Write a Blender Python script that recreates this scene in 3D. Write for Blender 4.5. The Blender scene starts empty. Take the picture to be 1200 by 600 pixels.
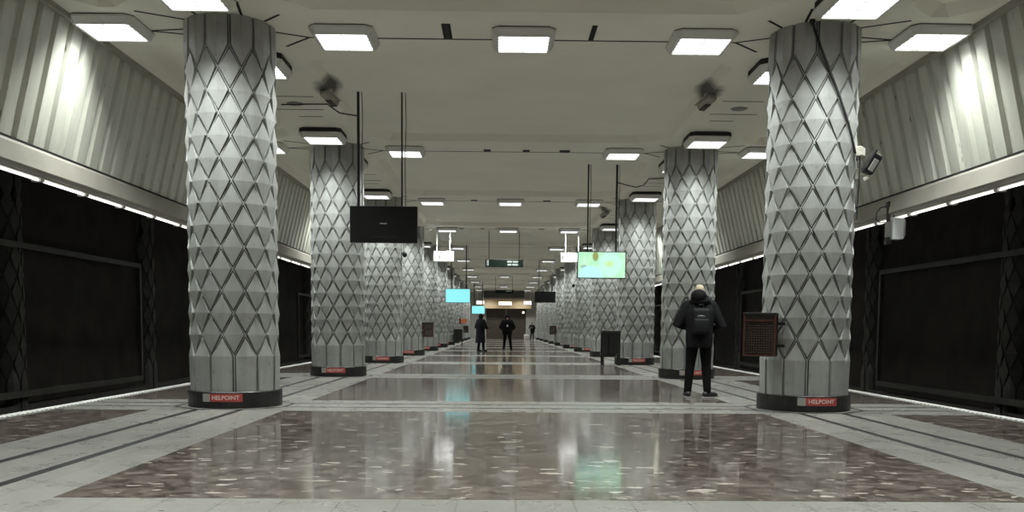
import bpy, bmesh, math, random
from mathutils import Vector, Matrix
random.seed(7)
S = bpy.context.scene
COL = S.collection
PI = math.pi
R = math.radians

# ------------------------------------------------------------------ materials
def mat(name, col, rough=.5, metal=0., spec=.5, emit=None, es=0.):
    m = bpy.data.materials.new(name); m.use_nodes = True
    b = m.node_tree.nodes['Principled BSDF']
    b.inputs['Base Color'].default_value = (*col, 1)
    b.inputs['Roughness'].default_value = rough
    b.inputs['Metallic'].default_value = metal
    b.inputs['Specular IOR Level'].default_value = spec
    if emit:
        b.inputs['Emission Color'].default_value = (*emit, 1)
        b.inputs['Emission Strength'].default_value = es
    return m

class NT:
    """small helper for node building"""
    def __init__(s, m):
        s.m = m; s.t = m.node_tree; s.b = s.t.nodes['Principled BSDF']
    def n(s, kind, **kw):
        x = s.t.nodes.new(kind)
        for k, v in kw.items():
            if hasattr(x, k) and k not in x.inputs.keys(): setattr(x, k, v)
            else: x.inputs[k].default_value = v
        return x
    def l(s, a, b): s.t.links.new(a, b)
    def coord(s, scale=(1, 1, 1), loc=(0, 0, 0)):
        tc = s.n('ShaderNodeTexCoord'); mp = s.n('ShaderNodeMapping')
        mp.inputs['Scale'].default_value = scale; mp.inputs['Location'].default_value = loc
        s.l(tc.outputs['Object'], mp.inputs['Vector']); return mp.outputs[0]
    def noise(s, vec, scale, detail=4, rough=.55, dist=0.):
        x = s.n('ShaderNodeTexNoise'); x.inputs['Scale'].default_value = scale
        x.inputs['Detail'].default_value = detail; x.inputs['Roughness'].default_value = rough
        x.inputs['Distortion'].default_value = dist
        s.l(vec, x.inputs['Vector']); return x.outputs['Fac']
    def ramp(s, fac, stops):
        r = s.n('ShaderNodeValToRGB'); e = r.color_ramp.elements
        while len(e) < len(stops): e.new(.5)
        for i, (p, c) in enumerate(stops):
            e[i].position = p; e[i].color = (*c, 1) if len(c) == 3 else c
        s.l(fac, r.inputs[0]); return r.outputs[0]
    def mix(s, fac, a, b, mode='MIX'):
        x = s.n('ShaderNodeMix', data_type='RGBA', blend_type=mode)
        for v, i in ((fac, 0), (a, 6), (b, 7)):
            if hasattr(v, 'is_output'): s.l(v, x.inputs[i])
            else: x.inputs[i].default_value = v if i == 0 else ((*v, 1) if len(v) == 3 else v)
        return x.outputs[2]
    def math(s, op, a, b=0., c=0.):
        x = s.n('ShaderNodeMath', operation=op)
        for v, i in ((a, 0), (b, 1), (c, 2)):
            if hasattr(v, 'is_output'): s.l(v, x.inputs[i])
            else: x.inputs[i].default_value = v
        return x.outputs[0]
    def sep(s, vec):
        x = s.n('ShaderNodeSeparateXYZ'); s.l(vec, x.inputs[0]); return x.outputs
    def bump(s, h, strength=.1, dist=.01):
        x = s.n('ShaderNodeBump'); x.inputs['Strength'].default_value = strength
        x.inputs['Distance'].default_value = dist
        s.l(h, x.inputs['Height']); s.l(x.outputs[0], s.b.inputs['Normal'])
    def base(s, c): s.l(c, s.b.inputs['Base Color'])

def grey(v): return (v, v, v)

def mottled(name, c1, c2, scale=3., rough=.5, spec=.5, bump=0., metal=0.):
    m = mat(name, c1, rough, metal, spec); t = NT(m); v = t.coord()
    f = t.noise(v, scale, 6)
    t.base(t.ramp(f, [(.3, c1), (.7, c2)]))
    if bump: t.bump(t.noise(v, scale * 14, 3), bump, .004)
    return m

M = {}
M['ceiling'] = mottled('ceiling_paint', (.73, .715, .625), (.81, .795, .70), .6, .65, .3, .06)
M['beam'] = M['ceiling']
M['seam'] = mottled('joint_dark', (.012, .011, .010), (.03, .028, .025), 5, .8, .2)
M['fascia'] = mottled('fascia_concrete', (.27, .255, .22), (.34, .32, .28), 1.2, .6, .3, .08)
M['track_wall'] = mottled('track_wall_dark', (.016, .0135, .011), (.036, .030, .025), 1.6, .7, .25, .15)  # dark brick, with the lack of light put into the colour
M['track_trim'] = mottled('track_frame_metal', (.045, .043, .039), (.07, .066, .060), 2., .5, .4)
M['track_bed'] = mottled('track_ballast', (.02, .018, .016), (.04, .036, .032), 6, .9, .1, .3)
M['inlay'] = mottled('black_inlay', (.008, .008, .0075), (.018, .017, .016), 9, .5, .25)
M['black_stone'] = mottled('black_granite', (.010, .010, .010), (.028, .027, .025), 9, .35, .5)
M['frame_white'] = mat('fixture_white', (.62, .61, .57), .45)
M['gasket'] = mat('fixture_gap_black', (.015, .014, .013), .8)
M['louvre'] = mat('louvre_grey', (.62, .63, .64), .35)
M['black_metal'] = mat('black_metal', (.012, .012, .012), .45)
M['black_plastic'] = mat('black_plastic', (.008, .008, .008), .35, 0, .25)
M['grey_metal'] = mat('grey_metal', (.22, .215, .20), .4, .3)
M['cream'] = mat('cream_plastic', (.55, .53, .46), .5)
M['white_plastic'] = mat('white_plastic', (.85, .88, .88), .4)
M['rubber'] = mat('cable_rubber', (.012, .012, .012), .6)
M['glass_dark'] = mat('dark_lens', (.008, .008, .010), .1)
M['rust_red'] = mottled('rust_red_paint', (.05, .016, .010), (.085, .027, .016), 14, .55)
M['wire_brown'] = mottled('wire_brown', (.045, .024, .016), (.075, .038, .024), 14, .5)
M['box_back'] = mat('box_inner', (.018, .014, .011), .7)
M['plaque_red'] = mottled('plaque_red', (.42, .055, .05), (.50, .085, .075), 12, .5)
M['plaque_grey'] = mat('plaque_grey', (.36, .36, .33), .5)
M['plaque_text'] = mat('plaque_lettering', (.78, .66, .62), .5)
M['green_sign'] = mat('sign_dark_green', (.003, .010, .006), .6, 0, .2)
M['sign_pale'] = mat('sign_pale_lettering', (.30, .33, .31), .5)
M['sign_frame'] = mat('sign_frame', (.02, .022, .02), .5)
M['orange'] = mat('orange_panel', (.50, .16, .05), .5)
M['wood'] = mottled('beige_lintel', (.62, .45, .26), (.72, .54, .34), 2, .5)
M['gate'] = None
M['skin'] = mottled('skin', (.46, .27, .19), (.52, .31, .22), 20, .5)
M['jacket'] = mottled('black_jacket', (.004, .004, .0045), (.008, .008, .009), 22, .8, .15, .4)
M['trousers'] = mottled('black_trousers', (.0035, .0035, .0035), (.006, .006, .006), 30, .85, .12, .3)
M['coat'] = mottled('dark_coat', (.006, .006, .008), (.012, .011, .014), 24, .85, .2, .3)
M['hair_grey'] = mottled('hair_sandy', (.34, .27, .18), (.46, .38, .27), 60, .6, .3, .6)
M['hair_dark'] = mottled('hair_dark', (.015, .012, .010), (.03, .024, .02), 60, .6, .3, .6)
M['shoe'] = mat('shoe_black', (.012, .012, .012), .5)
M['sole'] = mat('shoe_sole_white', (.30, .295, .28), .6)
M['pack'] = mottled('backpack_nylon', (.0045, .0045, .005), (.008, .008, .009), 30, .7, .2, .3)
M['pack_patch'] = mat('backpack_patch', (.05, .05, .055), .4)
M['bag_pale'] = mottled('pale_bag', (.42, .36, .34), (.52, .46, .43), 8, .7)
M['eye'] = mat('eye_dark', (.02, .015, .01), .2)
M['lips'] = mat('lips', (.36, .16, .13), .5)
M['plaster'] = mottled('pale_plaster', (.42, .41, .37), (.52, .51, .47), 1., .5)

def emission(name, col, s, base=(.6, .6, .6)):
    return mat(name, base, .4, 0, .3, col, s)
M['lit'] = emission('fixture_diffuser_lit', (.95, .98, 1.), 3.4)
M['tube'] = emission('tube_lit', (1., .985, .93), 2.0)
M['screen_cyan'] = emission('screen_cyan', (.30, .92, .98), .95, (.02, .02, .02))
M['sign_lit'] = emission('lightbox_white', (1., .97, .95), 1.0)
M['lamp_warm'] = emission('lamp_warm', (1., .93, .68), 2.2)

# column concrete: pale grey, stained
m = mat('column_concrete', (.5, .5, .48), .42, 0, .45); t = NT(m); v = t.coord()
f = t.noise(v, 2.2, 6, .6); g = t.noise(t.coord((3, 3, .5)), 2., 5)
c = t.mix(.35, t.ramp(f, [(.3, (.27, .275, .262)), (.7, (.385, .392, .378))]), t.ramp(g, [(.35, (.23, .23, .215)), (.65, (.42, .425, .41))]))
sp = t.ramp(t.noise(v, 9., 5, .7), [(.30, (.70, .68, .64)), (.38, (1, 1, 1))])
t.base(t.mix(1., c, sp, 'MULTIPLY')); t.bump(t.noise(v, 40, 3), .08, .004); M['column'] = m
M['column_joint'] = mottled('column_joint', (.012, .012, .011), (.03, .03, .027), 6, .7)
# pilasters on the track walls: the same relief in a near-black tone
M['pilaster'] = mottled('pilaster_dark', (.045, .043, .039), (.07, .067, .062), 3, .6)
M['pilaster_joint'] = mottled('pilaster_joint', (.008, .008, .007), (.014, .013, .012), 3, .8)

# corrugated sheet
m = mat('corrugated_sheet', (.5, .5, .45), .36, 0, .5); t = NT(m)
c = t.ramp(t.noise(t.coord((1, 1, .12)), 3.2, 5), [(.3, (.40, .40, .345)), (.7, (.53, .53, .465))])
d = t.ramp(t.noise(t.coord((1, 9, .9)), 4., 4, .6), [(.30, (.35, .34, .30)), (.345, (1, 1, 1))])
t.base(t.mix(1., c, d, 'MULTIPLY')); M['corrugated'] = m

# granite (grey, speckled) with slab joints
m = mat('grey_granite', (.4, .4, .38), .30, 0, .45); t = NT(m); v = t.coord()
n1 = t.noise(v, 85., 3, .7); n2 = t.noise(v, 1.1, 4)
c = t.mix(.5, t.ramp(n1, [(.35, (.115, .112, .101)), (.65, (.32, .312, .288))]), t.ramp(n2, [(.3, (.17, .166, .150)), (.7, (.22, .214, .196))]))
br = t.n('ShaderNodeTexBrick', offset=0., squash=1.)
br.inputs['Scale'].default_value = 1.; br.inputs['Mortar Size'].default_value = .004; br.inputs['Mortar Smooth'].default_value = .1
br.inputs['Brick Width'].default_value = .366; br.inputs['Row Height'].default_value = 4.
br.inputs['Color1'].default_value = (1, 1, 1, 1); br.inputs['Color2'].default_value = (.93, .93, .92, 1); br.inputs['Mortar'].default_value = (.52, .51, .49, 1)
t.l(t.coord(loc=(.19, .0, 0)), br.inputs['Vector'])
t.base(t.mix(1., c, br.outputs['Color'], 'MULTIPLY'))
t.l(t.ramp(t.noise(v, 3, 4), [(.3, grey(.24)), (.7, grey(.38))]), t.b.inputs['Roughness']); M['granite'] = m

# brown conglomerate: polished, pale flakes
m = mat('brown_breccia', (.2, .15, .12), .12, 0, .5); t = NT(m); v = t.coord()
w = t.n('ShaderNodeTexNoise'); w.inputs['Scale'].default_value = 7.; w.inputs['Detail'].default_value = 4
t.l(v, w.inputs['Vector'])
vm = t.n('ShaderNodeVectorMath', operation='MULTIPLY_ADD'); t.l(w.outputs['Color'], vm.inputs[0]); vm.inputs[1].default_value = (.16, .16, 0); t.l(v, vm.inputs[2])
def flakes(scale, sx, sy, lo, hi, keep):
    mp = t.n('ShaderNodeMapping'); mp.inputs['Scale'].default_value = (sx, sy, 1); t.l(vm.outputs[0], mp.inputs['Vector'])
    vo = t.n('ShaderNodeTexVoronoi', feature='F1'); vo.inputs['Scale'].default_value = scale; vo.inputs['Randomness'].default_value = 1.
    t.l(mp.outputs[0], vo.inputs['Vector'])
    s = t.sep(vo.outputs['Color'])
    on = t.math('GREATER_THAN', s[0], keep)
    size = t.math('MULTIPLY_ADD', s[1], hi - lo, lo)
    return t.math('MULTIPLY', on, t.math('MULTIPLY', t.math('LESS_THAN', vo.outputs['Distance'], size), t.math('MULTIPLY_ADD', s[2], .7, .3)))
k1 = flakes(3.4, .62, 1.25, .06, .22, .35); k2 = flakes(8., .6, 1.3, .10, .34, .30)
k3 = flakes(20., .5, 1.3, .14, .40, .40)
base = t.ramp(t.noise(v, 5., 7, .68, .8), [(.32, (.036, .030, .025)), (.49, (.104, .087, .075)), (.64, (.185, .160, .140))])
sl = t.n('ShaderNodeTexBrick', offset=0.); sl.inputs['Scale'].default_value = 1.; sl.inputs['Mortar Size'].default_value = .002
sl.inputs['Brick Width'].default_value = .9; sl.inputs['Row Height'].default_value = .6
sl.inputs['Color1'].default_value = (1, 1, 1, 1); sl.inputs['Color2'].default_value = (.92, .91, .90, 1); sl.inputs['Mortar'].default_value = (.6, .6, .6, 1)
t.l(v, sl.inputs['Vector'])
base = t.mix(1., base, sl.outputs['Color'], 'MULTIPLY')
pale = t.ramp(t.noise(v, 30, 3), [(.3, (.30, .265, .23)), (.7, (.56, .51, .45))])
base = t.mix(k3, base, (.27, .225, .19)); base = t.mix(k2, base, pale); base = t.mix(k1, base, pale)
t.base(base)
t.l(t.ramp(t.noise(v, 2.2, 5), [(.3, grey(.07)), (.7, grey(.11))]), t.b.inputs['Roughness'])
t.bump(t.noise(t.coord((1, 3, 1)), 5., 2), .05, .01); M['brown'] = m

# tactile strip at the platform edge: rows of white studs
m = mat('edge_strip', (.7, .7, .68), .6); t = NT(m); s = t.sep(t.coord())
on = t.math('GREATER_THAN', t.math('FRACT', t.math('MULTIPLY', s[1], 1 / .115)), .40)
t.base(t.mix(on, (.10, .097, .09), (.88, .88, .85))); M['edge'] = m

# roller shutter
m = mat('brown_shutter', (.05, .04, .03), .55); t = NT(m); s = t.sep(t.coord())
t.base(t.mix(t.math('GREATER_THAN', t.math('FRACT', t.math('MULTIPLY', s[2], 5.)), .8), (.085, .066, .048), (.035, .028, .02))); M['gate'] = m

# advert screen: mint picture with a pale disc and an olive patch
m = emission('screen_mint', (.7, 1, .85), 1., (.02, .02, .02)); t = NT(m); v = t.coord(); s = t.sep(v)
def disc(cx, cz, rx, rz, soft=.25):
    a = t.math('POWER', t.math('DIVIDE', t.math('SUBTRACT', s[0], cx), rx), 2.)
    b = t.math('POWER', t.math('DIVIDE', t.math('SUBTRACT', s[2], cz), rz), 2.)
    d = t.math('SQRT', t.math('ADD', a, b))
    x = t.n('ShaderNodeMapRange', interpolation_type='SMOOTHSTEP'); t.l(d, x.inputs[0])
    x.inputs[1].default_value = 1.; x.inputs[2].default_value = 1. - soft; x.inputs[3].default_value = 0.; x.inputs[4].default_value = 1.
    return x.outputs[0]
c = t.ramp(t.noise(v, 6, 3), [(.35, (.42, .86, .52)), (.65, (.60, .97, .66))])
c = t.mix(disc(-.16, .22, .10, .16, .5), c, (.30, .34, .10))
c = t.mix(disc(-.45, -.05, .12, .07, .6), c, (.34, .50, .44))
c = t.mix(disc(-.28, -.26, .36, .27), c, (.52, 1., .93))
c = t.mix(disc(.22, .02, .34, .36), c, (.56, 1., .78))
c = t.mix(disc(.20, .03, .17, .12, .8), c, (.58, .86, .36))
t.l(c, t.b.inputs['Emission Color']); M['screen_mint'] = m

# ------------------------------------------------------------------ mesh helpers
class MB:
    def __init__(s): s.v = []; s.f = []; s.mi = []; s.mats = []
    def m(s, mt):
        mt = M[mt] if isinstance(mt, str) else mt
        if mt not in s.mats: s.mats.append(mt)
        return s.mats.index(mt)
    def add(s, vs, fs, mt):
        k = len(s.v); s.v += [tuple(p) for p in vs]; i = s.m(mt)
        for f in fs: s.f.append([a + k for a in f]); s.mi.append(i)
        return s
    def box(s, x0, x1, y0, y1, z0, z1, mt, mx=None):
        vs = [Vector((x, y, z)) for x in (x0, x1) for y in (y0, y1) for z in (z0, z1)]
        if mx: vs = [mx @ p for p in vs]
        return s.add(vs, [(0, 1, 3, 2), (4, 6, 7, 5), (0, 4, 5, 1), (2, 3, 7, 6), (0, 2, 6, 4), (1, 5, 7, 3)], mt)
    def rbox(s, x0, x1, y0, y1, z0, z1, r, mt, mx=None, seg=2):
        b = bmesh.new(); bmesh.ops.create_cube(b, size=1)
        for p in b.verts: p.co = Vector(((x0 + x1) / 2 + p.co.x * (x1 - x0), (y0 + y1) / 2 + p.co.y * (y1 - y0), (z0 + z1) / 2 + p.co.z * (z1 - z0)))
        bmesh.ops.bevel(b, geom=b.edges[:], offset=r, segments=seg, profile=.5, affect='EDGES')
        b.verts.index_update()
        s.add([(mx @ p.co if mx else p.co) for p in b.verts], [[p.index for p in f.verts] for f in b.faces], mt); b.free(); return s
    def rings(s, rings, mt, cap=True, closed=False):
        n = len(rings[0]); vs = [p for r in rings for p in r]; fs = []
        for i in range(len(rings) - (0 if closed else 1)):
            a = i * n; b = ((i + 1) % len(rings)) * n
            for j in range(n): fs.append((a + j, a + (j + 1) % n, b + (j + 1) % n, b + j))
        if cap and not closed: fs.append(tuple(range(n))[::-1]); fs.append(tuple((len(rings) - 1) * n + j for j in range(n)))
        return s.add(vs, fs, mt)
    def tube(s, path, rad, mt, n=8):
        path = [Vector(p) for p in path]; rad = rad if isinstance(rad, (list, tuple)) else [rad] * len(path)
        rs = []; up = None
        for i, p in enumerate(path):
            d = (path[min(i + 1, len(path) - 1)] - path[max(i - 1, 0)]).normalized()
            if up is None: up = Vector((0, 0, 1)) if abs(d.z) < .9 else Vector((0, 1, 0))
            a = d.cross(up).normalized(); b = a.cross(d).normalized(); up = b
            rs.append([p + (a * math.cos(2 * PI * k / n) + b * math.sin(2 * PI * k / n)) * rad[i] for k in range(n)])
        return s.rings(rs, mt)
    def limb(s, path, rad, mt, n=12):
        """tube with rounded ends and interpolated joints"""
        path = [Vector(p) for p in path]; P = []; Q = []
        d0 = (path[0] - path[1]).normalized(); d1 = (path[-1] - path[-2]).normalized()
        for a in (.98, .7, .35): P.append(path[0] + d0 * rad[0] * a); Q.append(rad[0] * math.sqrt(1 - a * a))
        P += path; Q += list(rad)
        for a in (.35, .7, .98): P.append(path[-1] + d1 * rad[-1] * a); Q.append(rad[-1] * math.sqrt(1 - a * a))
        return s.tube(P, Q, mt, n)
    def ell(s, c, r, mt, n=16, mx=None):
        c = Vector(c); rs = []
        for i in range(1, n // 2 + 1):
            th = PI * (i - .5) / (n // 2 + 0); z = math.cos(th); q = math.sin(th)
            ring = [Vector((q * math.cos(2 * PI * k / n) * r[0], q * math.sin(2 * PI * k / n) * r[1], z * r[2])) for k in range(n)]
            rs.append([c + (mx @ p if mx else p) for p in ring])
        return s.rings(rs[::-1], mt)
    def torso(s, levels, mt, n=20, e=2.4):
        """stacked horizontal super-ellipses: (z, cx, cy, rx, ry)"""
        rs = []
        for z, cx, cy, rx, ry in levels:
            ring = []
            for k in range(n):
                a = 2 * PI * k / n; ca, sa = math.cos(a), math.sin(a)
                ring.append(Vector((cx + rx * math.copysign(abs(ca) ** (2 / e), ca), cy + ry * math.copysign(abs(sa) ** (2 / e), sa), z)))
            rs.append(ring)
        return s.rings(rs, mt)
    def lathe(s, prof, mt, n=24, c=(0, 0, 0), cap=True):
        return s.rings([[Vector((c[0] + r * math.cos(2 * PI * k / n), c[1] + r * math.sin(2 * PI * k / n), c[2] + z)) for k in range(n)] for r, z in prof], mt, cap)
    def mesh(s, name, smooth=False):
        me = bpy.data.meshes.new(name); me.from_pydata(s.v, [], s.f)
        for mt in s.mats: me.materials.append(mt)
        me.polygons.foreach_set('material_index', s.mi)
        b = bmesh.new(); b.from_mesh(me); bmesh.ops.recalc_face_normals(b, faces=b.faces[:]); b.to_mesh(me); b.free()
        if smooth: me.polygons.foreach_set('use_smooth', [True] * len(me.polygons))
        me.update(); return me

def link(name, data, parent=None, loc=(0, 0, 0), rz=0.):
    o = bpy.data.objects.new(name, data); COL.objects.link(o); o.location = loc; o.rotation_euler = (0, 0, rz)
    if parent: o.parent = parent
    return o
def put(name, mb, parent=None, loc=(0, 0, 0), rz=0., smooth=False): return link(name, mb.mesh(name, smooth), parent, loc, rz)
def tag(o, label=None, cat=None, group=None, kind=None):
    for k, v in (('label', label), ('category', cat), ('group', group), ('kind', kind)):
        if v: o[k] = v
    return o
def thing(name, label, cat, loc=(0, 0, 0), rz=0., group=None): return tag(link(name, None, None, loc, rz), label, cat, group)
def struct(name, mb, loc=(0, 0, 0), smooth=False): return tag(put(name, mb, None, loc, 0, smooth), kind='structure')
def dup(root, loc=None, rz=None, label=None, group=None):
    def cp(o, par):
        c = o.copy(); COL.objects.link(c); c.parent = par
        for ch in [x for x in kids.get(o.name, [])]: cp(ch, c)
        return c
    kids = {}
    def walk(o):
        kids[o.name] = list(o.children)
        for ch in o.children: walk(ch)
    walk(root); c = cp(root, None)
    if loc is not None: c.location = loc
    if rz is not None: c.rotation_euler = (0, 0, rz)
    if label: c['label'] = label
    if group: c['group'] = group
    return c
def remesh(mb, voxel, name, smooth=6):
    me = mb.mesh(name + '_raw'); o = bpy.data.objects.new('tmp', me); COL.objects.link(o)
    md = o.modifiers.new('r', 'REMESH'); md.mode = 'VOXEL'; md.voxel_size = voxel
    sm = o.modifiers.new('s', 'SMOOTH'); sm.iterations = smooth; sm.factor = .5
    dg = bpy.context.evaluated_depsgraph_get(); out = bpy.data.meshes.new_from_object(o.evaluated_get(dg)); out.name = name
    out.materials.clear(); out.materials.append(mb.mats[0])
    out.polygons.foreach_set('use_smooth', [True] * len(out.polygons)); out.polygons.foreach_set('material_index', [0] * len(out.polygons))
    bpy.data.objects.remove(o); bpy.data.meshes.remove(me); return out
def text_mesh(txt, size, mt, ext=.0015):
    cu = bpy.data.curves.new('lettering', 'FONT'); cu.body = txt; cu.size = size; cu.extrude = ext; cu.align_x = 'CENTER'; cu.align_y = 'CENTER'; cu.resolution_u = 3; cu.offset = size * .012
    o = bpy.data.objects.new('tmp', cu); COL.objects.link(o)
    dg = bpy.context.evaluated_depsgraph_get(); me = bpy.data.meshes.new_from_object(o.evaluated_get(dg)); me.name = 'lettering'
    me.materials.clear(); me.materials.append(M[mt]); bpy.data.objects.remove(o); return me
ORD = ['first', 'second', 'third', 'fourth', 'fifth', 'sixth', 'seventh', 'eighth', 'ninth', 'tenth', 'eleventh', 'twelfth']

# ------------------------------------------------------------------ layout (metres; y runs down the hall)
L = 8.0; Y0 = 12.6; NC = 11                # columns every 8 m
XC = 4.0; ZC = 5.15                        # column rows, underside of the beams
YN, YE = -8., 100.6                        # extent of the hall
XE = 6.22                                  # platform edge
def ya(n): return Y0 + n * L

# ------------------------------------------------------------------ floor
fl = MB()
fl.box(-XE - .12, XE + .12, YN, YE, -.25, 0, 'granite')
for sx in (-1, 1):
    fl.box(*sorted((sx * (XE - .06), sx * (XE + .10))), YN, YE, .0, .006, 'edge')
H = .87; T = .0012; W2 = .044
for n in range(-2, NC):
    y0, y1 = ya(n) + H, ya(n + 1) - H
    if n == NC - 1: y1 = YE
    if n == -1: y0 += .20
    xin = XC - H
    fl.box(-xin + .0, xin + .06, y0, y1, 0, T, 'brown')
    for sx in (-1, 1):
        a, b = sorted((sx * (XC + H), sx * (XE - .16)))
        fl.box(a, b, y0, y1, 0, T, 'brown')
for n in range(-1, NC):
    for sx in (-1, 1):
        c = Vector((sx * XC, ya(n), 0)); RR = .78
        for dx in (-.29, .29):                # long black inlays between the columns
            e = RR * .92
            y1 = ya(n + 1) - e if n < NC - 1 else YE
            fl.box(c.x + dx - W2, c.x + dx + W2, c.y + e, y1, 0, T * 1.5, 'inlay')
            if n == -1: fl.box(c.x + dx - W2, c.x + dx + W2, YN, c.y - e, 0, T * 1.5, 'inlay')
        for k in range(8):                    # octagonal inlay round the column foot
            a0 = PI / 8 + k * PI / 4; a1 = a0 + PI / 4
            ps = [c + Vector((r * math.cos(a), r * math.sin(a), z)) for z in (0, T * 1.6) for a in (a0, a1) for r in (RR, RR + .055)]
            fl.add(ps, [(4, 5, 7, 6), (0, 2, 3, 1), (0, 1, 5, 4), (2, 6, 7, 3), (0, 4, 6, 2), (1, 3, 7, 5)], 'inlay')
    for dy in (-.29, .29):                    # narrow inlays across the hall
        y = ya(n) + dy; e = .78 * .92
        if n == -1: continue
        for a, b in ((-XE + .16, -XC - e), (-XC + e, XC - e), (XC + e, XE - .16)):
            fl.box(a, b, y - .034, y + .034, 0, T * 1.5, 'inlay')
struct('floor', fl)

# track beds and their dark walls
tb = MB()
for sx in (-1, 1):
    a, b = sorted((sx * (XE + .12), sx * 9.9)); tb.box(a, b, YN, YE, -1.35, -1.15, 'track_bed')
    a, b = sorted((sx * (XE + .02), sx * (XE + .12))); tb.box(a, b, YN, YE, -1.2, -.25, 'track_wall')
struct('floor_track', tb)
for sx, side in ((-1, 'left'), (1, 'right')):
    w = MB(); a, b = sorted((sx * 9.8, sx * 10.0)); w.box(a, b, YN, YE, -1.3, 4.5, 'track_wall')
    a, b = sorted((sx * 9.55, sx * 9.8)); w.box(a, b, YN, YE, -1.2, -.45, 'track_trim')
    struct('wall_%s_track' % side, w)
    w = MB(); a, b = sorted((sx * 6.62, sx * 10.)); w.box(a, b, YN, YE, 4.3, 4.5, 'track_wall'); struct('ceiling_track_' + side, w)
    fr = MB()                                 # framed panels between the pilasters
    for k in range(-1, 6):
        p0 = 14.2 + 13.2 * k; p1 = p0 + 8.75
        xa, xb = sorted((sx * 9.38, sx * 9.47))
        for y0, y1, z0, z1 in ((p0, p1, 2.55, 2.66), (p0, p1, -.28, -.16), (p0, p0 + .1, -.16, 2.55), (p1 - .1, p1, -.16, 2.55)):
            fr.box(xa, xb, y0, y1, z0, z1, 'track_trim')
    struct('trim_%d' % (1 if sx < 0 else 2), fr)

# ------------------------------------------------------------------ columns
def relief(rb, rr, rn, nfac, z0, nz, dz, zb, zt, body, joint, f1=.90, f2=.80, half=None):
    """column skin of folded lozenges; half limits the number of facets (pilasters)"""
    mb = MB(); da = PI / nfac
    def P(a, z, r): return Vector((r * math.sin(a), -r * math.cos(a), z))
    zz = lambda j: z0 + dz * j
    for j in range(1, nz):
        for i in range(-nfac, nfac):
            if (i + j) % 2: continue
            if half is not None and abs(i) > half: continue
            a = i * da; zc = zz(j)
            def ring(f, rt, rl): return [P(a, zc + dz * f, rt), P(a + da * f, zc, rl), P(a, zc - dz * f, rt), P(a - da * f, zc, rl)]
            v = ring(1, rb + .010, rb + .010) + ring(f1, rb + .010, rb + .010) + ring(f1 - .015, rb, rb) + ring(f2, rb, rb) + ring(f2 - .03, rn, rr)
            Q = lambda b: [(b + k, b + (k + 1) % 4, b + 4 + (k + 1) % 4, b + 4 + k) for k in range(4)]
            mb.add(v, Q(0) + Q(12) + [(16, 17, 19), (17, 18, 19)], body); mb.add(v, Q(4) + Q(8), joint)
    for i in range(-nfac, nfac):
        if i % 2: continue
        if half is not None and abs(i) > half: continue
        a = i * da
        for zc, ze, s in ((zz(0), zb, 1), (zz(nz), zt, -1)):
            def ring(f, re, rm, ra): return [P(a - da * f, ze, re), P(a - da * f, zc, rm), P(a, zc + s * dz * f, ra), P(a + da * f, zc, rm), P(a + da * f, ze, re)]
            v = ring(1, rb + .01, rb + .01, rb + .01) + ring(f1, rb + .01, rb + .01, rb + .01) + ring(f1 - .015, rb, rb, rb) + ring(f2, rb, rb, rb) + ring(f2 - .03, rr - .012, rr, rn) + [P(a, zc, rr + .006), P(a, ze, rr - .004)]
            Q = lambda b: [(b + k, b + k + 1, b + 6 + k, b + 5 + k) for k in range(4)]
            mb.add(v, Q(0) + Q(15) + [(20, 21, 25, 26), (26, 25, 23, 24), (21, 22, 25), (22, 23, 25)], body); mb.add(v, Q(5) + Q(10), joint)
    return mb
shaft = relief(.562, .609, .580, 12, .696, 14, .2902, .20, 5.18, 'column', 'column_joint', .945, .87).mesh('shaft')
pl = MB(); pl.lathe([(.62, 0), (.636, .012), (.636, .212), (.625, .222), (.54, .224)], 'black_stone', 48)
plinth_me = pl.mesh('plinth')
def arc_strip(r, a0, a1, z0, z1, th, mt):
    mb = MB(); n = 10; rs = []
    for k in range(n + 1):
        a = a0 + (a1 - a0) * k / n
        rs.append([Vector((q * math.sin(a), -q * math.cos(a), z)) for q, z in ((r, z0), (r + th, z0), (r + th, z1), (r, z1))])
    return mb.rings(rs, mt)
plaque_me = arc_strip(.634, R(-15), R(24), .090, .198, .006, 'plaque_red').mesh('name_plate')
square_me = arc_strip(.634, R(-25), R(-15.2), .090, .198, .006, 'plaque_grey').mesh('logo_square')
let_me = text_mesh('HELPOINT', .078, 'plaque_text')
for v in let_me.vertices:
    a = v.co.x / .64 + R(4.); r = .6415 + v.co.z; z = .143 + v.co.y
    v.co = Vector((r * math.sin(a), -r * math.cos(a), z))
proto = None
for sx, side in ((-1, 'left'), (1, 'right')):
    for n in range(NC):
        lab = '%s grey diamond-patterned column from the front in the %s row' % (ORD[n], side)
        if n == 0: lab = 'nearest grey diamond-patterned column of the %s row, whole shaft in view' % side
        if proto is None:
            proto = thing('column', lab, 'column', (sx * XC, ya(n), 0), 0, 'diamond-patterned columns in two rows')
            link('shaft', shaft, proto); link('plinth', plinth_me, proto)
            pq = link('name_plate', plaque_me, proto); pq['label'] = 'red name plate with pale lettering'
            link('logo_square', square_me, pq); link('lettering', let_me, pq)
        else: dup(proto, (sx * XC, ya(n), 0), 0, lab)
# pilasters
pil = relief(.30, .345, .315, 8, .0, 11, .34, -.9, 4.2, 'pilaster', 'pilaster_joint', half=4, f1=.93, f2=.86).mesh('wall_pilaster')
for sx, side in ((-1, 'left'), (1, 'right')):
    for k in range(-1, 8):
        o = link('wall_pilaster', pil, None, (sx * 9.82, 17.45 + 6.6 * k, 0), -sx * PI / 2)
        o['kind'] = 'structure'

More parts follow.
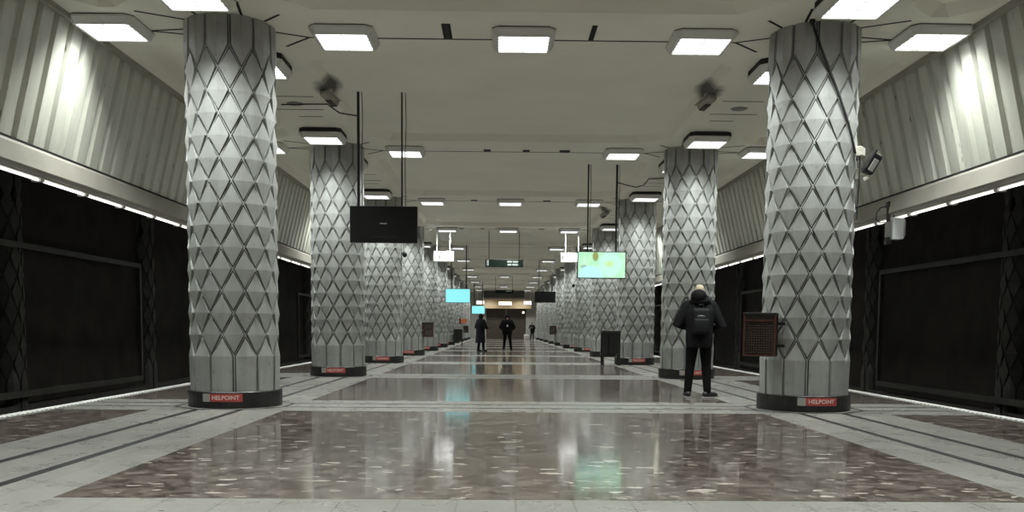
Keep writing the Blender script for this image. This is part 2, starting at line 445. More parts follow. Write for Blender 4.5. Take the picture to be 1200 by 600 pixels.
# ------------------------------------------------------------------ ceiling with octagonal coffers
ce = MB()
XT = 5.98
def coffer(x0, x1, y0, y1, mx, my, ch, rise=.14, bev=.10):
    ox0, ox1, oy0, oy1 = x0 + mx[0], x1 - mx[1], y0 + my[0], y1 - my[1]
    def octo(i, z):
        a, b, c, d = ox0 + i, ox1 - i, oy0 + i, oy1 - i; k = ch
        return [Vector(p) for p in ((a + k, c, z), (b - k, c, z), (b, c + k, z), (b, d - k, z), (b - k, d, z), (a + k, d, z), (a, d - k, z), (a, c + k, z))]
    o = octo(0, ZC); u = octo(bev, ZC + rise)
    rim = [(o[0].x, y0), (o[1].x, y0), (x1, o[2].y), (x1, o[3].y), (o[4].x, y1), (o[5].x, y1), (x0, o[6].y), (x0, o[7].y)]
    rim = [Vector((*p, ZC)) for p in rim]; cor = [Vector((x1, y0, ZC)), Vector((x1, y1, ZC)), Vector((x0, y1, ZC)), Vector((x0, y0, ZC))]
    vs = o + u + rim + cor; fs = [tuple(range(8, 16))]
    for k in range(8):
        q = (k + 1) % 8; fs.append((k, q, 8 + q, 8 + k))
        if k % 2 == 0: fs.append((k, 16 + k, 16 + q, q))
        else: fs.append((k, 16 + k, 24 + k // 2, 16 + q, q))
    ce.add(vs, fs, 'ceiling')
for n in range(-3, NC):
    y0, y1 = ya(n), ya(n + 1)
    if n == NC - 1: y1 = YE
    coffer(-XC, XC, y0, y1, (.72, .72), (1.02, .75), .55)
    coffer(-XT, -XC, y0, y1, (.06, .78), (1.02, .75), .45)
    coffer(XC, XT, y0, y1, (.78, .06), (1.02, .75), .45)
ce.box(-10, 10, ya(-3), YE, ZC + .3, ZC + .5, 'ceiling')
# soot stains round the ceiling cameras
mc = M['ceiling']; t = NT(mc); v = t.coord()
old = t.b.inputs['Base Color'].links[0].from_socket
fac = None
nz = t.noise(v, 5., 4)
for x, y in ((-3.3, 15.85), (3.3, 15.85), (3.3, 31.2)):
    dn = t.n('ShaderNodeVectorMath', operation='DISTANCE'); fl_ = t.n('ShaderNodeVectorMath', operation='MULTIPLY'); t.l(v, fl_.inputs[0]); fl_.inputs[1].default_value = (1, .36, 0); t.l(fl_.outputs[0], dn.inputs[0]); dn.inputs[1].default_value = (x * .99, (y - .10) * .36, 0)
    d = t.math('ADD', dn.outputs['Value'], t.math('MULTIPLY', t.math('SUBTRACT', nz, .5), .12))
    mr = t.n('ShaderNodeMapRange'); t.l(d, mr.inputs[0]); mr.inputs[1].default_value = .25; mr.inputs[2].default_value = .11; mr.inputs[3].default_value = 0; mr.inputs[4].default_value = .9
    fac = mr.outputs[0] if fac is None else t.math('MAXIMUM', fac, mr.outputs[0])
t.base(t.mix(fac, old, (.03, .028, .025)))
struct('ceiling', ce)
# dark joints in the ceiling
sm = MB()
def seam(p, q, w=.018):
    p = Vector((*p, 0)); q = Vector((*q, 0)); d = (q - p).normalized(); k = Vector((-d.y, d.x, 0)) * w
    vs = [a + b + Vector((0, 0, z)) for z in (ZC - .004, ZC + .001) for a, b in ((p, k), (q, k), (q, -k), (p, -k))]
    sm.add(vs, [(0, 1, 2, 3), (4, 7, 6, 5), (0, 4, 5, 1), (1, 5, 6, 2), (2, 6, 7, 3), (3, 7, 4, 0)], 'seam')
for n in range(NC):
    y = ya(n) + .36
    seam((-3.0, y), (3.0, y))
    for s in (-1, 1):
        seam((s * 3.0, y), (s * 3.45, y - .22)); seam((s * 3.0, y), (s * 3.42, y + .42))
        seam((s * 4.62, y - .30), (s * 5.15, y - .2)); seam((s * 4.62, y - .05), (s * 5.15, y - .2))
        seam((s * 3.46, ya(n) - .28), (s * 3.2, ya(n) - .55)); seam((s * 4.5, ya(n) - .32), (s * 5.05, ya(n) - .62))
        seam((s * 3.7, ya(n) - .5), (s * 3.62, ya(n) - 1.0)); seam((s * 4.28, ya(n) - .5), (s * 4.4, ya(n) - 1.0))
        for dy, xa, xb in ((3.6, 3.62, 4.35), (4.55, 3.62, 4.5), (5.1, 3.75, 4.2)): seam((s * xa, ya(n) + dy), (s * xb, ya(n) + dy), .013)
struct('ceiling_seams', sm)

# ------------------------------------------------------------------ corrugated upper walls, fascias
for sx, side in ((-1, 'left'), (1, 'right')):
    w = MB(); y = 2.0; bot = []; top = []
    prof = [(0, 0), (.255, 0), (.285, .055), (.37, .055)]
    while y < YE:
        for dy, d in prof:
            bot.append(Vector((sx * (6.42 + d), y + dy, 3.40))); top.append(Vector((sx * (XT + d), y + dy, 5.22)))
        y += .40
    k = len(bot); w.add(bot + top, [(i, i + 1, k + i + 1, k + i) for i in range(k - 1)], 'corrugated')
    struct('wall_' + side, w)
    bk = MB(); a, b = sorted((sx * 6.7, sx * 6.9)); bk.box(a, b, YN, YE, 3.2, 5.5, 'track_wall')
    struct('wall_%s_backing' % side, bk)
    tp = MB()                                  # slim rail over the sheets
    a, b = sorted((sx * (XT - .05), sx * (XT + .03))); tp.box(a, b, YN, YE, 5.08, 5.16, 'fascia'); struct('trim_%d' % (3 if sx < 0 else 4), tp)
    fa = MB(); pr = [(6.40, 3.415), (6.365, 3.36), (6.345, 3.125), (6.365, 3.105), (6.72, 3.105), (6.72, 3.40)]
    ring = lambda yy: [Vector((sx * x, yy, z)) for x, z in pr]
    fa.rings([ring(YN), ring(YE)], 'fascia')
    a, b = sorted((sx * 6.385, sx * 6.5)); fa.box(a, b, YN, YE, 3.405, 3.432, 'seam')
    struct('trim_%d' % (5 if sx < 0 else 6), fa)
# fluorescent strips under the fascias, six to a bay
tm = MB(); tm.tube([(0, -.60, 0), (0, .60, 0)], .016, 'tube', 10); tube_me = tm.mesh('tube', True)
hm = MB(); hm.box(-.04, .04, -.64, .64, .022, .05, 'frame_white'); hm.box(-.10, .035, -.666, -.62, -.018, .05, 'frame_white'); hm.box(-.10, .035, .62, .666, -.018, .05, 'frame_white'); hous_me = hm.mesh('housing')
tproto = None
for sx, side in ((-1, 'left'), (1, 'right')):
    lab = 'slim white fluorescent strip light under the %s platform-edge fascia' % side
    for k in range(60):
        loc = (sx * 6.60, 5.2 + 1.3333 * k, 3.064)
        if tproto is None:
            tproto = thing('hanging_strip_light', lab, 'light', loc, 0, 'strip lights under the left fascia'); link('housing', hous_me, tproto); link('tube', tube_me, tproto)
        else: dup(tproto, loc, 0 if sx < 0 else PI, lab, 'strip lights under the %s fascia' % side)

# ------------------------------------------------------------------ ceiling lights
LIGHT_W = 64.
def light_proto(gap, watt=LIGHT_W, spread=122):
    r = thing('ceiling_light', 'square louvred ceiling light', 'light', (0, 0, 0), 0, 'square louvred ceiling lights')
    h = MB(); sq = lambda s, z: [Vector((x * s, y * s, z)) for x, y in ((-1, -1), (1, -1), (1, 1), (-1, 1))]
    c = .10
    def oc(s, z, ch): return [Vector(p) for p in ((-s + ch, -s, z), (s - ch, -s, z), (s, -s + ch, z), (s, s - ch, z), (s - ch, s, z), (-s + ch, s, z), (-s, s - ch, z), (-s, -s + ch, z))]
    a = oc(.435, .105, .09); b = oc(.435, .08, .09); d = oc(.375, .0, .03); e = oc(.345, .0, .02); f = oc(.345, .032, .02)
    h.rings([a, b, d, e, f], 'frame_white', cap=False)
    put('housing', h, r)
    g = MB(); g.rings([oc(.43, .09, .088), oc(.425, .12 + gap, .088)], 'gasket'); put('gasket', g, r)  # shadow gap above the frame, its shade built as a black block
    p = MB(); p.box(-.345, .345, -.345, .345, .024, .03, 'lit'); put('diffuser', p, r)
    lv = MB()
    for k in range(1, 5): y = -.345 + .138 * k; lv.box(-.345, .345, y - .004, y + .004, .004, .022, 'louvre')
    for x in (0.,): lv.box(x - .003, x + .003, -.345, .345, .006, .022, 'louvre')
    put('louvre', lv, r)
    ld = bpy.data.lights.new('lamp', 'AREA'); ld.shape = 'SQUARE'; ld.size = .66; ld.energy = watt; ld.color = (.945, 1., .965); ld.spread = R(spread)
    lo = link('lamp', ld, r, (0, 0, -.004)); return r
lp = light_proto(.02); lc = light_proto(.09); ls = light_proto(.02, LIGHT_W * 1.2, 124); used = {}
def place_light(p, x, y, z, lab):
    if p.name not in used: used[p.name] = 1; p.location = (x, y, z); p['label'] = lab; return p
    return dup(p, (x, y, z), 0, lab)
for n in range(-2, NC):
    rowname = '%s row from the front' % ORD[n] if n >= 0 else ['overhead row', 'row behind the viewpoint'][-1 - n]
    yl = ya(n) + .2
    for x, nm in ((-2.475, 'left of the aisle'), (0, 'over the middle of the aisle'), (2.475, 'right of the aisle')):
        if x == 0 and n in (1, 4, 5, 6, 8): continue
        place_light(lp, x, yl, 5.03, 'white ceiling light %s, %s' % (nm, rowname))
    for s, nm in ((-1, 'left'), (1, 'right')):
        place_light(ls, s * 5.55, ya(n) - .1, 5.03, 'ceiling light by the %s corrugated wall, %s' % (nm, rowname))
        who = '%s %s column' % (ORD[n], nm) if n >= 0 else '%s column line, %s' % (nm, rowname)
        place_light(lc, s * XC, ya(n) - 1.55, 4.96, 'white ceiling light on the near side of the ' + who)
        place_light(lc, s * XC, ya(n) + 1.45, 4.96, 'white ceiling light on the far side of the ' + who)

for x, nm in ((-1.6, 'left'), (1.9, 'right')):  # unseen pair of lamps, added to brighten the lintel
    dup(lp, (x, 98.2, 5.03), 0, 'added ceiling light brightening the beige lintel at the far end, %s one' % nm)

# ------------------------------------------------------------------ small ceiling slots, speakers, cameras
for n, xs in ((0, ((-1.05, .03, .30, -.2), (.95, .006, .30, -.2))), (1, ((-.62, .05, .1, -.02), (.27, .05, .1, -.02), (1.15, .09, .1, -.02))), (2, ((-1.15, .07, .12, 0), (1.15, .09, .12, 0))), (3, ((-1.9, .05, .1, 0), (-1.05, .05, .1, 0), (-.4, .09, .1, 0), (1.35, .09, .1, 0)))):
    for i, (x, hw, hl, dy) in enumerate(xs):
        b = MB(); b.box(-hw - .03, hw + .03, -hl, hl, -.006, .0, 'seam'); b.box(-hw, hw, -hl + .02, hl - .02, -.012, -.006, 'gasket')
        tag(put('ceiling_slot', b, None, (x, ya(n) + .22 + dy, ZC)), 'small black slot in the ceiling seam, %s row, %s from the left' % (ORD[n], ORD[i]), 'ceiling slot', 'small black ceiling slots')
for s, nm in ((-1, 'left'), (1, 'right')):
    t_ = thing('ceiling_speaker', 'round grey ceiling speaker between the first two columns of the %s row' % nm, 'speaker', (s * 4.05, ya(0) + 4.1, ZC))
    b = MB(); b.lathe([(.0, -.018), (.13, -.018), (.15, -.010), (.155, .0)], 'grey_metal', 24, cap=False); put('grille', b, t_)
    b = MB(); b.lathe([(.155, -.006), (.175, -.006), (.178, .0), (.155, .0)], 'ceiling', 24, cap=False); put('rim', b, t_)
def ceiling_camera(x, y, s, lab):
    r = thing('ceiling_camera', lab, 'camera', (x, y, 5.19), 0, 'box cameras under the ceiling')
    b = MB(); b.lathe([(.10, 0), (.10, -.02), (.05, -.03), (.05, -.06)], 'fascia', 20); put('mount', b, r)
    mx = Matrix.Translation((0, 0, -.11)) @ Matrix.Rotation(-s * R(-20), 4, 'Z') @ Matrix.Rotation(R(-14), 4, 'X')
    b = MB(); b.rbox(-.085, .085, -.14, .28, -.065, .06, .045, 'fascia', mx, 3); put('body', b, r)
    b = MB(); b.rbox(-.055, .055, .02, .26, -.075, -.055, .006, 'glass_dark', mx); put('window', b, r)
    b = MB(); b.rbox(-.06, .06, .22, .275, -.05, .045, .012, 'glass_dark', mx); put('lens', b, r)
    b = MB(); b.box(-.085, .085, -.05, .34, .062, .07, 'cream', mx); put('sun_shield', b, r)
    return r
ceiling_camera(-3.3, 15.85, -1, 'grey box camera under the sooty ceiling edge near the left hanging screen')
ceiling_camera(3.3, 15.85, 1, 'grey box camera under the sooty ceiling edge right of the aisle, nearest')
ceiling_camera(3.3, 31.2, 1, 'dark box camera on the ceiling above the green advert screen')

# ------------------------------------------------------------------ hanging screens
def hang_screen(name, lab, xc, y, z0, w, h, scr, rods, ztop, cat='screen'):
    r = thing(name, lab, cat, (xc, y, z0), 0, 'screens hanging from the ceiling')
    b = MB(); b.rbox(-w / 2, w / 2, .0, .09, 0, h, .012, 'black_plastic'); b.rbox(-w / 2 + .15, w / 2 - .15, .08, .15, .08, h - .1, .02, 'black_plastic'); put('casing', b, r)
    b = MB(); q = .022; b.box(-w / 2 + q, w / 2 - q, -.004, .004, -h / 2 + q, h / 2 - q, scr)
    put('display', b, r, (0, -.001, h / 2))
    for x, rad in rods:
        b = MB(); b.tube([(x - xc, .10, h * .3), (x - xc, .10, ztop - z0)], rad, 'black_metal', 10); b.box(x - xc - .05, x - xc + .05, .06, .15, h * .2, h * .75, 'black_metal'); put('pole', b, r)
        b = MB(); b.tube([(x - xc + .06, .12, h), (x - xc + .055, .12, h + .9), (x - xc + .075, .12, (ztop - z0) * .8), (x - xc + .06, .12, ztop - z0)], .007, 'rubber', 6); put('cable', b, r)
    return r
s1 = hang_screen('hanging_screen', 'switched-off black screen hanging on two poles, nearest one, left of the aisle', -2.40, 16.3, 2.62, 1.21, .65, 'black_plastic', ((-2.86, .026), (-2.08, .016)), ZC + .14)
b = MB(); b.box(-.065, .06, -.0065, -.005, .33, .352, 'sign_pale'); 
b.box(-.20, .20, -.0075, -.0055, .10, .115, 'gasket'); put('painted_reflection', b, s1)  # reflections in the dark display, drawn as thin coloured bars
b = MB(); b.tube([(-.46, .1, 2.25), (-.60, .1, 2.27), (-.80, .15, 2.31), (-.95, .22, 2.42), (-1.05, .3, 2.50), (-1.5, .35, 2.505), (-1.9, .4, 2.505)], .012, 'rubber', 8); put('power_cable', b, s1)
s2 = hang_screen('hanging_screen', 'lit advert screen with a mint green picture hanging right of the aisle', 2.29, 23.1, 2.40, 1.25, .69, 'screen_mint', ((1.93, .020), (2.66, .028)), ZC + .14)
b = MB(); b.tube([(.37, .1, 2.45), (.55, .1, 2.40), (.85, .1, 2.33), (1.05, .1, 2.38), (1.2, .2, 2.56), (1.7, .3, 2.60)], .014, 'rubber', 8); put('power_cable', b, s2)
hang_screen('hanging_screen', 'lit pale cyan screen hanging left of the aisle, the larger one', -2.38, 44.0, 2.35, 1.22, .69, 'screen_cyan', ((-2.70, .025), (-1.98, .025)), ZC + .14)
hang_screen('hanging_screen', 'switched-off black screen hanging far down on the right of the aisle', 2.33, 53.0, 2.66, 1.22, .66, 'black_plastic', ((1.96, .022), (2.72, .022)), ZC + .14)
hang_screen('hanging_screen', 'small far lit cyan screen behind the person in the long coat', -2.32, 82.0, 2.45, 1.2, .74, 'screen_cyan', ((-2.7, .03), (-1.95, .03)), ZC + .14)

# ------------------------------------------------------------------ hanging signs
def hang_sign(name, lab, xc, y, z0, w, h, face, rods, rodmat, marks):
    r = thing(name, lab, 'sign', (xc, y, z0), 0, 'signs hanging over the aisle')
    b = MB(); b.rbox(-w / 2, w / 2, -.06, .06, 0, h, .012, 'sign_frame' if face == 'green_sign' else 'frame_white'); put('frame', b, r)
    b = MB(); b.box(-w / 2 + .03, w / 2 - .03, -.066, -.055, .03, h - .03, face); put('face', b, r)
    for x in rods:
        b = MB(); b.tube([(x - xc, 0, h - .01), (x - xc, 0, ZC + .14 - z0)], .016, rodmat, 8); put('hanger', b, r)
    for kind, x0, x1, za, zb, mt in marks:
        if kind == 'bar':
            b = MB(); b.box(x0, x1, -.069, -.064, za, zb, mt); put('lettering', b, r)
        else:
            me = text_mesh(kind, zb, mt, .003); me.transform(Matrix.Translation((x0, -.070, za)) @ Matrix.Rotation(PI / 2, 4, 'X')); link('lettering', me, r)
    return r
gm = [('bar', -.72, -.64, .05, .28, 'sign_pale'), ('bar', .12, .33, .185, .255, 'sign_pale'), ('bar', .36, .58, .185, .255, 'sign_pale'), ('bar', .14, .30, .06, .14, 'sign_pale'), ('bar', .33, .58, .06, .14, 'sign_pale')]
hang_sign('direction_sign', 'dark green direction sign over the aisle, nearer and larger one', -.155, 37.6, 3.66, 1.58, .32, 'green_sign', (-.79, .47), 'black_metal', gm)
hang_sign('direction_sign', 'dark green direction sign over the aisle, farther and smaller one', 0., 71., 3.86, 1.48, .3, 'green_sign', (-.70, .62), 'black_metal', gm[1:3])
w1 = hang_sign('lightbox_sign', 'lit white box sign on two white hangers, left of the aisle', -2.64, 37.2, 3.83, .84, .43, 'sign_lit', (-2.92, -2.38), 'white_plastic', [('I E', -.22, 0, .20, .25, 'gasket')])

w2 = hang_sign('lightbox_sign', 'lit white box sign beside the green advert screen', 2.56, 37.2, 3.84, .80, .40, 'sign_lit', (2.36, 2.90), 'white_plastic', [('E T', -.18, 0, .19, .24, 'gasket')])

# ------------------------------------------------------------------ litter bins, wire boxes, small fittings
def bin_(x, y, lab, rz=0.):
    r = thing('litter_bin', lab, 'bin', (x, y, 0), rz, 'black litter bins by the columns')
    b = MB(); b.lathe([(.17, .34), (.20, .36), (.215, .62), (.215, .98), (.205, 1.0), (.19, 1.0), (.19, .7), (.17, .4)], 'black_metal', 20); put('bucket', b, r)
    for sx in (-1, 1):
        for sy in (-1, 1):
            b = MB(); b.box(sx * .25 - .025, sx * .25 + .025, sy * .22 - .025, sy * .22 + .025, 0, 1.03, 'black_metal'); b.box(sx * .25 - .04, sx * .25 + .04, sy * .22 - .04, sy * .22 + .04, 0, .02, 'black_metal'); put('leg', b, r)
    b = MB(); b.rbox(-.29, .29, -.26, .26, 1.0, 1.07, .02, 'black_metal'); b.box(-.27, .27, -.24, -.225, .88, 1.0, 'black_metal'); b.box(-.27, .27, .225, .24, .88, 1.0, 'black_metal'); put('hood', b, r)
    b = MB(); b.box(-.25, .25, -.2, .2, .30, .345, 'black_metal'); b.box(-.22, -.10, -.235, -.22, .36, .98, 'black_metal'); b.box(-.03, .25, -.235, -.22, .36, .98, 'black_metal'); put('casing', b, r)
    return r
bin_(3.12, 27.75, 'tall black litter bin on legs by the third right column')
bin_(-3.12, 60.2, 'small far black litter bin by a left column')
def wire_box(x, y, s, lab, rz=0.):
    """s = direction towards the column it hangs on"""
    r = thing('wire_box', lab, 'wire box', (x, y, .75), rz, 'rust-red wire-fronted boxes on the columns')
    w, d, h = .40, .24, .57
    b = MB(); b.box(-w / 2 + .01, w / 2 - .01, d / 2 - .01, d / 2, .01, h - .01, 'box_back'); b.box(-w / 2 + .01, w / 2 - .01, -d / 2 + .01, d / 2, .012, .022, 'box_back')
    for sx in (-1, 1): b.box(sx * (w / 2 - .012), sx * (w / 2 - .004), -d / 2 + .01, d / 2, .02, h - .02, 'box_back')
    put('body', b, r)
    b = MB()
    for sx in (-1, 1):
        for sy in (-1, 1): b.box(sx * w / 2 - .014, sx * w / 2 + .014, sy * d / 2 - .014, sy * d / 2 + .014, 0, h, 'rust_red')
        b.box(sx * w / 2 - .012, sx * w / 2 + .012, -d / 2, d / 2, 0, .024, 'rust_red')
    for sy in (-1, 1): b.box(-w / 2, w / 2, sy * d / 2 - .012, sy * d / 2 + .012, 0, .026, 'rust_red'); b.box(-w / 2, w / 2, sy * d / 2 - .012, sy * d / 2 + .012, h - .10, h - .075, 'rust_red')
    put('frame', b, r)
    b = MB()
    for k in range(1, 12): xx = -w / 2 + w * k / 12; b.tube([(xx, -d / 2, .02), (xx, -d / 2, h - .09)], .0042, 'wire_brown', 5)
    for k in range(1, 14): zz = .02 + (h - .11) * k / 14; b.tube([(-w / 2, -d / 2 - .004, zz), (w / 2, -d / 2 - .004, zz)], .0042, 'wire_brown', 5)
    put('wire_grid', b, r)
    b = MB(); b.rbox(-w / 2 - .02, w / 2 + .02, -d / 2 - .02, d / 2 + .02, h - .01, h + .018, .006, 'black_metal'); b.box(-w / 2, w / 2, -d / 2 - .006, -d / 2 + .006, h - .09, h, 'black_metal'); put('lid', b, r)
    b = MB(); xa, xb = sorted((s * (w / 2 - .05), s * (w / 2 + .11))); b.box(xa, xb, .05, .11, .12, .16, 'black_metal'); put('bracket', b, r); b = MB(); b.box(xa, xb, .05, .11, .42, .46, 'black_metal'); put('bracket', b, r)
    return r
wire_box(3.255, 12.2, 1, 'rust-red wire-fronted box hanging on the nearest right column', R(-24))
wire_box(-3.235, 36.5, -1, 'small rust-red wire-fronted box on the fourth left column')
wire_box(3.235, 60.5, 1, 'tiny far wire-fronted box on a column at the right')
wire_box(-3.235, 76.5, -1, 'tiny far wire-fronted box on a column at the left')
r = thing('flag_sign', 'small orange projecting sign on a far left column', 'sign', (-3.07, 68.4, 1.5))
b = MB(); b.rbox(-.22, .22, -.02, .02, 0, .33, .008, 'orange'); put('panel', b, r)
b = MB(); b.box(-.36, -.21, -.015, .015, -.04, .37, 'rust_red'); put('bracket', b, r)

# cable, junction box and camera on the nearest right column
def on_col(th, z, r, c=(XC, Y0)): return (c[0] + r * math.sin(R(th)), c[1] - r * math.cos(R(th)), z)
b = MB(); pts = [on_col(-22 + 66 * (k / 14) ** 1.15, 5.13 - 1.66 * k / 14, .632) for k in range(15)]
b.tube([on_col(-22, 5.16, .66)] + pts, .017, 'rubber', 8); b.ell(on_col(-22, 5.13, .66), (.04, .04, .05), 'rubber', 10)
tag(put('cable', b), 'thick black cable slung down the nearest right column from the ceiling', 'cable')
mxj = Matrix.Translation(on_col(52, 3.50, .65)) @ Matrix.Rotation(R(52), 4, 'Z')
r = thing('junction_box', 'cream junction box on the nearest right column above its camera', 'junction box', (0, 0, 0)); r.matrix_world = mxj
b = MB(); b.rbox(-.085, .085, -.05, .04, -.065, .065, .012, 'cream'); put('body', b, r)
b = MB(); b.rbox(-.075, .075, -.062, -.045, -.055, .055, .006, 'cream'); put('cover', b, r)
b = MB(); b.tube([(-.06, 0, -.06), (-.06, 0, -.12)], .02, 'rubber', 8); b.tube([(-.02, -.02, -.06), (-.015, -.02, -.3), (0, .0, -.9)], .009, 'rubber', 6); put('cable_gland', b, r)
r = thing('security_camera', 'small security camera bracketed to the nearest right column', 'camera', (4.66, 12.33, 3.22))
b = MB(); b.box(-.14, .10, -.02, .02, .0, .022, 'cream'); b.rbox(-.15, -.11, -.05, .05, -.06, .08, .008, 'cream'); put('arm', b, r)
mxc = Matrix.Translation((.06, -.02, .11)) @ Matrix.Rotation(R(-60), 4, 'Y')
b = MB(); b.rbox(-.11, .18, -.07, .07, -.07, .07, .03, 'black_plastic', mxc); put('body', b, r)
b = MB(); b.rbox(-.08, .10, -.078, -.06, -.045, .03, .008, 'grey_metal', mxc); put('window', b, r)
b = MB(); b.rbox(-.08, .21, -.08, .08, .045, .075, .010, 'black_plastic', mxc); put('sun_shield', b, r)
b = MB(); b.rbox(.155, .185, -.045, .045, -.04, .04, .008, 'cream', mxc); put('lens', b, r)
b = MB(); mxd = Matrix.Translation((.0, 0, -.05)) @ Matrix.Rotation(R(-30), 4, 'Y'); b.rbox(-.04, .06, -.035, .035, -.025, .025, .008, 'cream', mxd); put('socket', b, r)

# bracket with a white box under the right fascia
r = thing('hanging_wireless_box', 'white box on a short black pole hanging from the right fascia', 'antenna', (6.42, 15.5, 3.04))
b = MB(); b.tube([(-.06, 0, .22), (-.06, 0, -.42)], .035, 'black_metal', 10); put('pole', b, r)
b = MB(); b.rbox(-.10, .02, -.06, .06, .18, .28, .015, 'black_metal'); put('bracket', b, r); b = MB(); b.rbox(-.11, -.01, -.05, .05, -.45, -.36, .012, 'black_metal'); put('end_cap', b, r)
b = MB()
fr_ = [Vector((.0, -.1, -.36)), Vector((.0, .1, -.36)), Vector((.0, .1, .0)), Vector((.0, -.1, .0))]; bk_ = [Vector((.21, -.08, -.29)), Vector((.21, .08, -.29)), Vector((.21, .08, -.06)), Vector((.21, -.08, -.06))]
b.rings([fr_, [p + Vector((.02, 0, 0)) for p in fr_], [Vector((.17, p.y, p.z * .98 - .005)) for p in fr_], bk_], 'white_plastic'); put('housing', b, r)
b = MB(); b.rbox(-.095, -.025, -.055, .055, -.33, -.06, .01, 'grey_metal'); put('radio_unit', b, r)
b = MB(); b.tube([(-.09, 0, .2), (-.2, 0, .18), (-.27, 0, .08), (-.27, 0, -.02), (-.2, 0, -.08), (-.11, 0, -.06)], .010, 'rubber', 6); b.tube([(-.01, 0, .2), (.04, 0, .1), (.03, 0, .0)], .008, 'rubber', 6); put('cable', b, r)

# dome cameras on columns
def dome(x, y, z, s, lab):
    r = thing('dome_camera', lab, 'camera', (x, y, z), 0, 'small dome cameras on the columns')
    b = MB(); b.box(min(0, s * .22), max(0, s * .22), -.03, .03, -.02, .04, 'grey_metal'); put('arm', b, r)
    b = MB(); b.ell((0, 0, -.05), (.08, .08, .09), 'black_plastic', 14); put('dome', b, r)
dome(-3.32, 28.5, 3.45, -1, 'small dark dome camera on the third left column')
dome(3.30, 44.5, 3.30, 1, 'small dark dome camera on the fifth right column')

# ------------------------------------------------------------------ far end
ew = MB(); GX0, GX1, GZ = -1.9, 2.55, 3.35
for a, b_ in ((-10, GX0), (GX1, 10)): ew.box(a, b_, YE, YE + .4, -1.3, 5.5, 'plaster')
ew.box(GX0, GX1, YE, YE + .4, GZ, 5.5, 'plaster'); struct('wall_back', ew)
d1 = MB(); d1.box(GX0, GX1, YE + .12, YE + .2, 0, GZ, 'gate'); o = struct('door_1', d1)
b = MB(); b.box(.25, .40, YE + .08, YE + .12, 0, GZ, 'grey_metal'); put('mullion', b, o)
ft = MB(); ft.box(-2.45, 3.1, YE - .9, YE, GZ + .02, 4.4, 'wood'); struct('trim_7', ft)
ft = MB(); ft.box(-2.3, 2.25, 96.0, 96.5, 4.42, ZC, 'track_trim'); struct('trim_8', ft)
r = thing('exit_light', 'long warm light box on the beige lintel over the far shutter', 'light', (.22, YE - .95, 3.72))
b = MB(); b.rbox(-.75, .75, -.02, .05, -.02, .40, .02, 'sign_frame'); put('casing', b, r); b = MB(); b.rbox(-.72, .72, -.05, .0, 0, .38, .02, 'lamp_warm'); put('diffuser', b, r)
for x, nm in ((-2.42, 'left'), (2.55, 'right')):
    r = thing('lightbox_sign', 'small lit white sign hanging at the %s end of the beige lintel' % nm, 'sign', (x, 95.2, 3.66), 0, 'signs hanging over the aisle')
    b = MB(); b.rbox(-.44, .44, -.05, .05, 0, .42, .02, 'frame_white'); put('frame', b, r); b = MB(); b.box(-.41, .41, -.058, -.045, .03, .39, 'sign_lit'); put('face', b, r)
    for q in (-.3, .3): b = MB(); b.tube([(q, 0, .40), (q, 0, ZC + .2 - 3.66)], .02, 'white_plastic', 6); put('hanger', b, r)
r = thing('wall_lamp', 'tiny square lamp at the top right corner of the far shutter', 'light', (2.25, YE + .02, 2.95))
b = MB(); b.rbox(-.14, .14, -.06, .1, -.12, .14, .02, 'frame_white'); put('casing', b, r); b = MB(); b.box(-.11, .11, -.075, -.05, -.09, .11, 'lamp_warm'); put('diffuser', b, r)

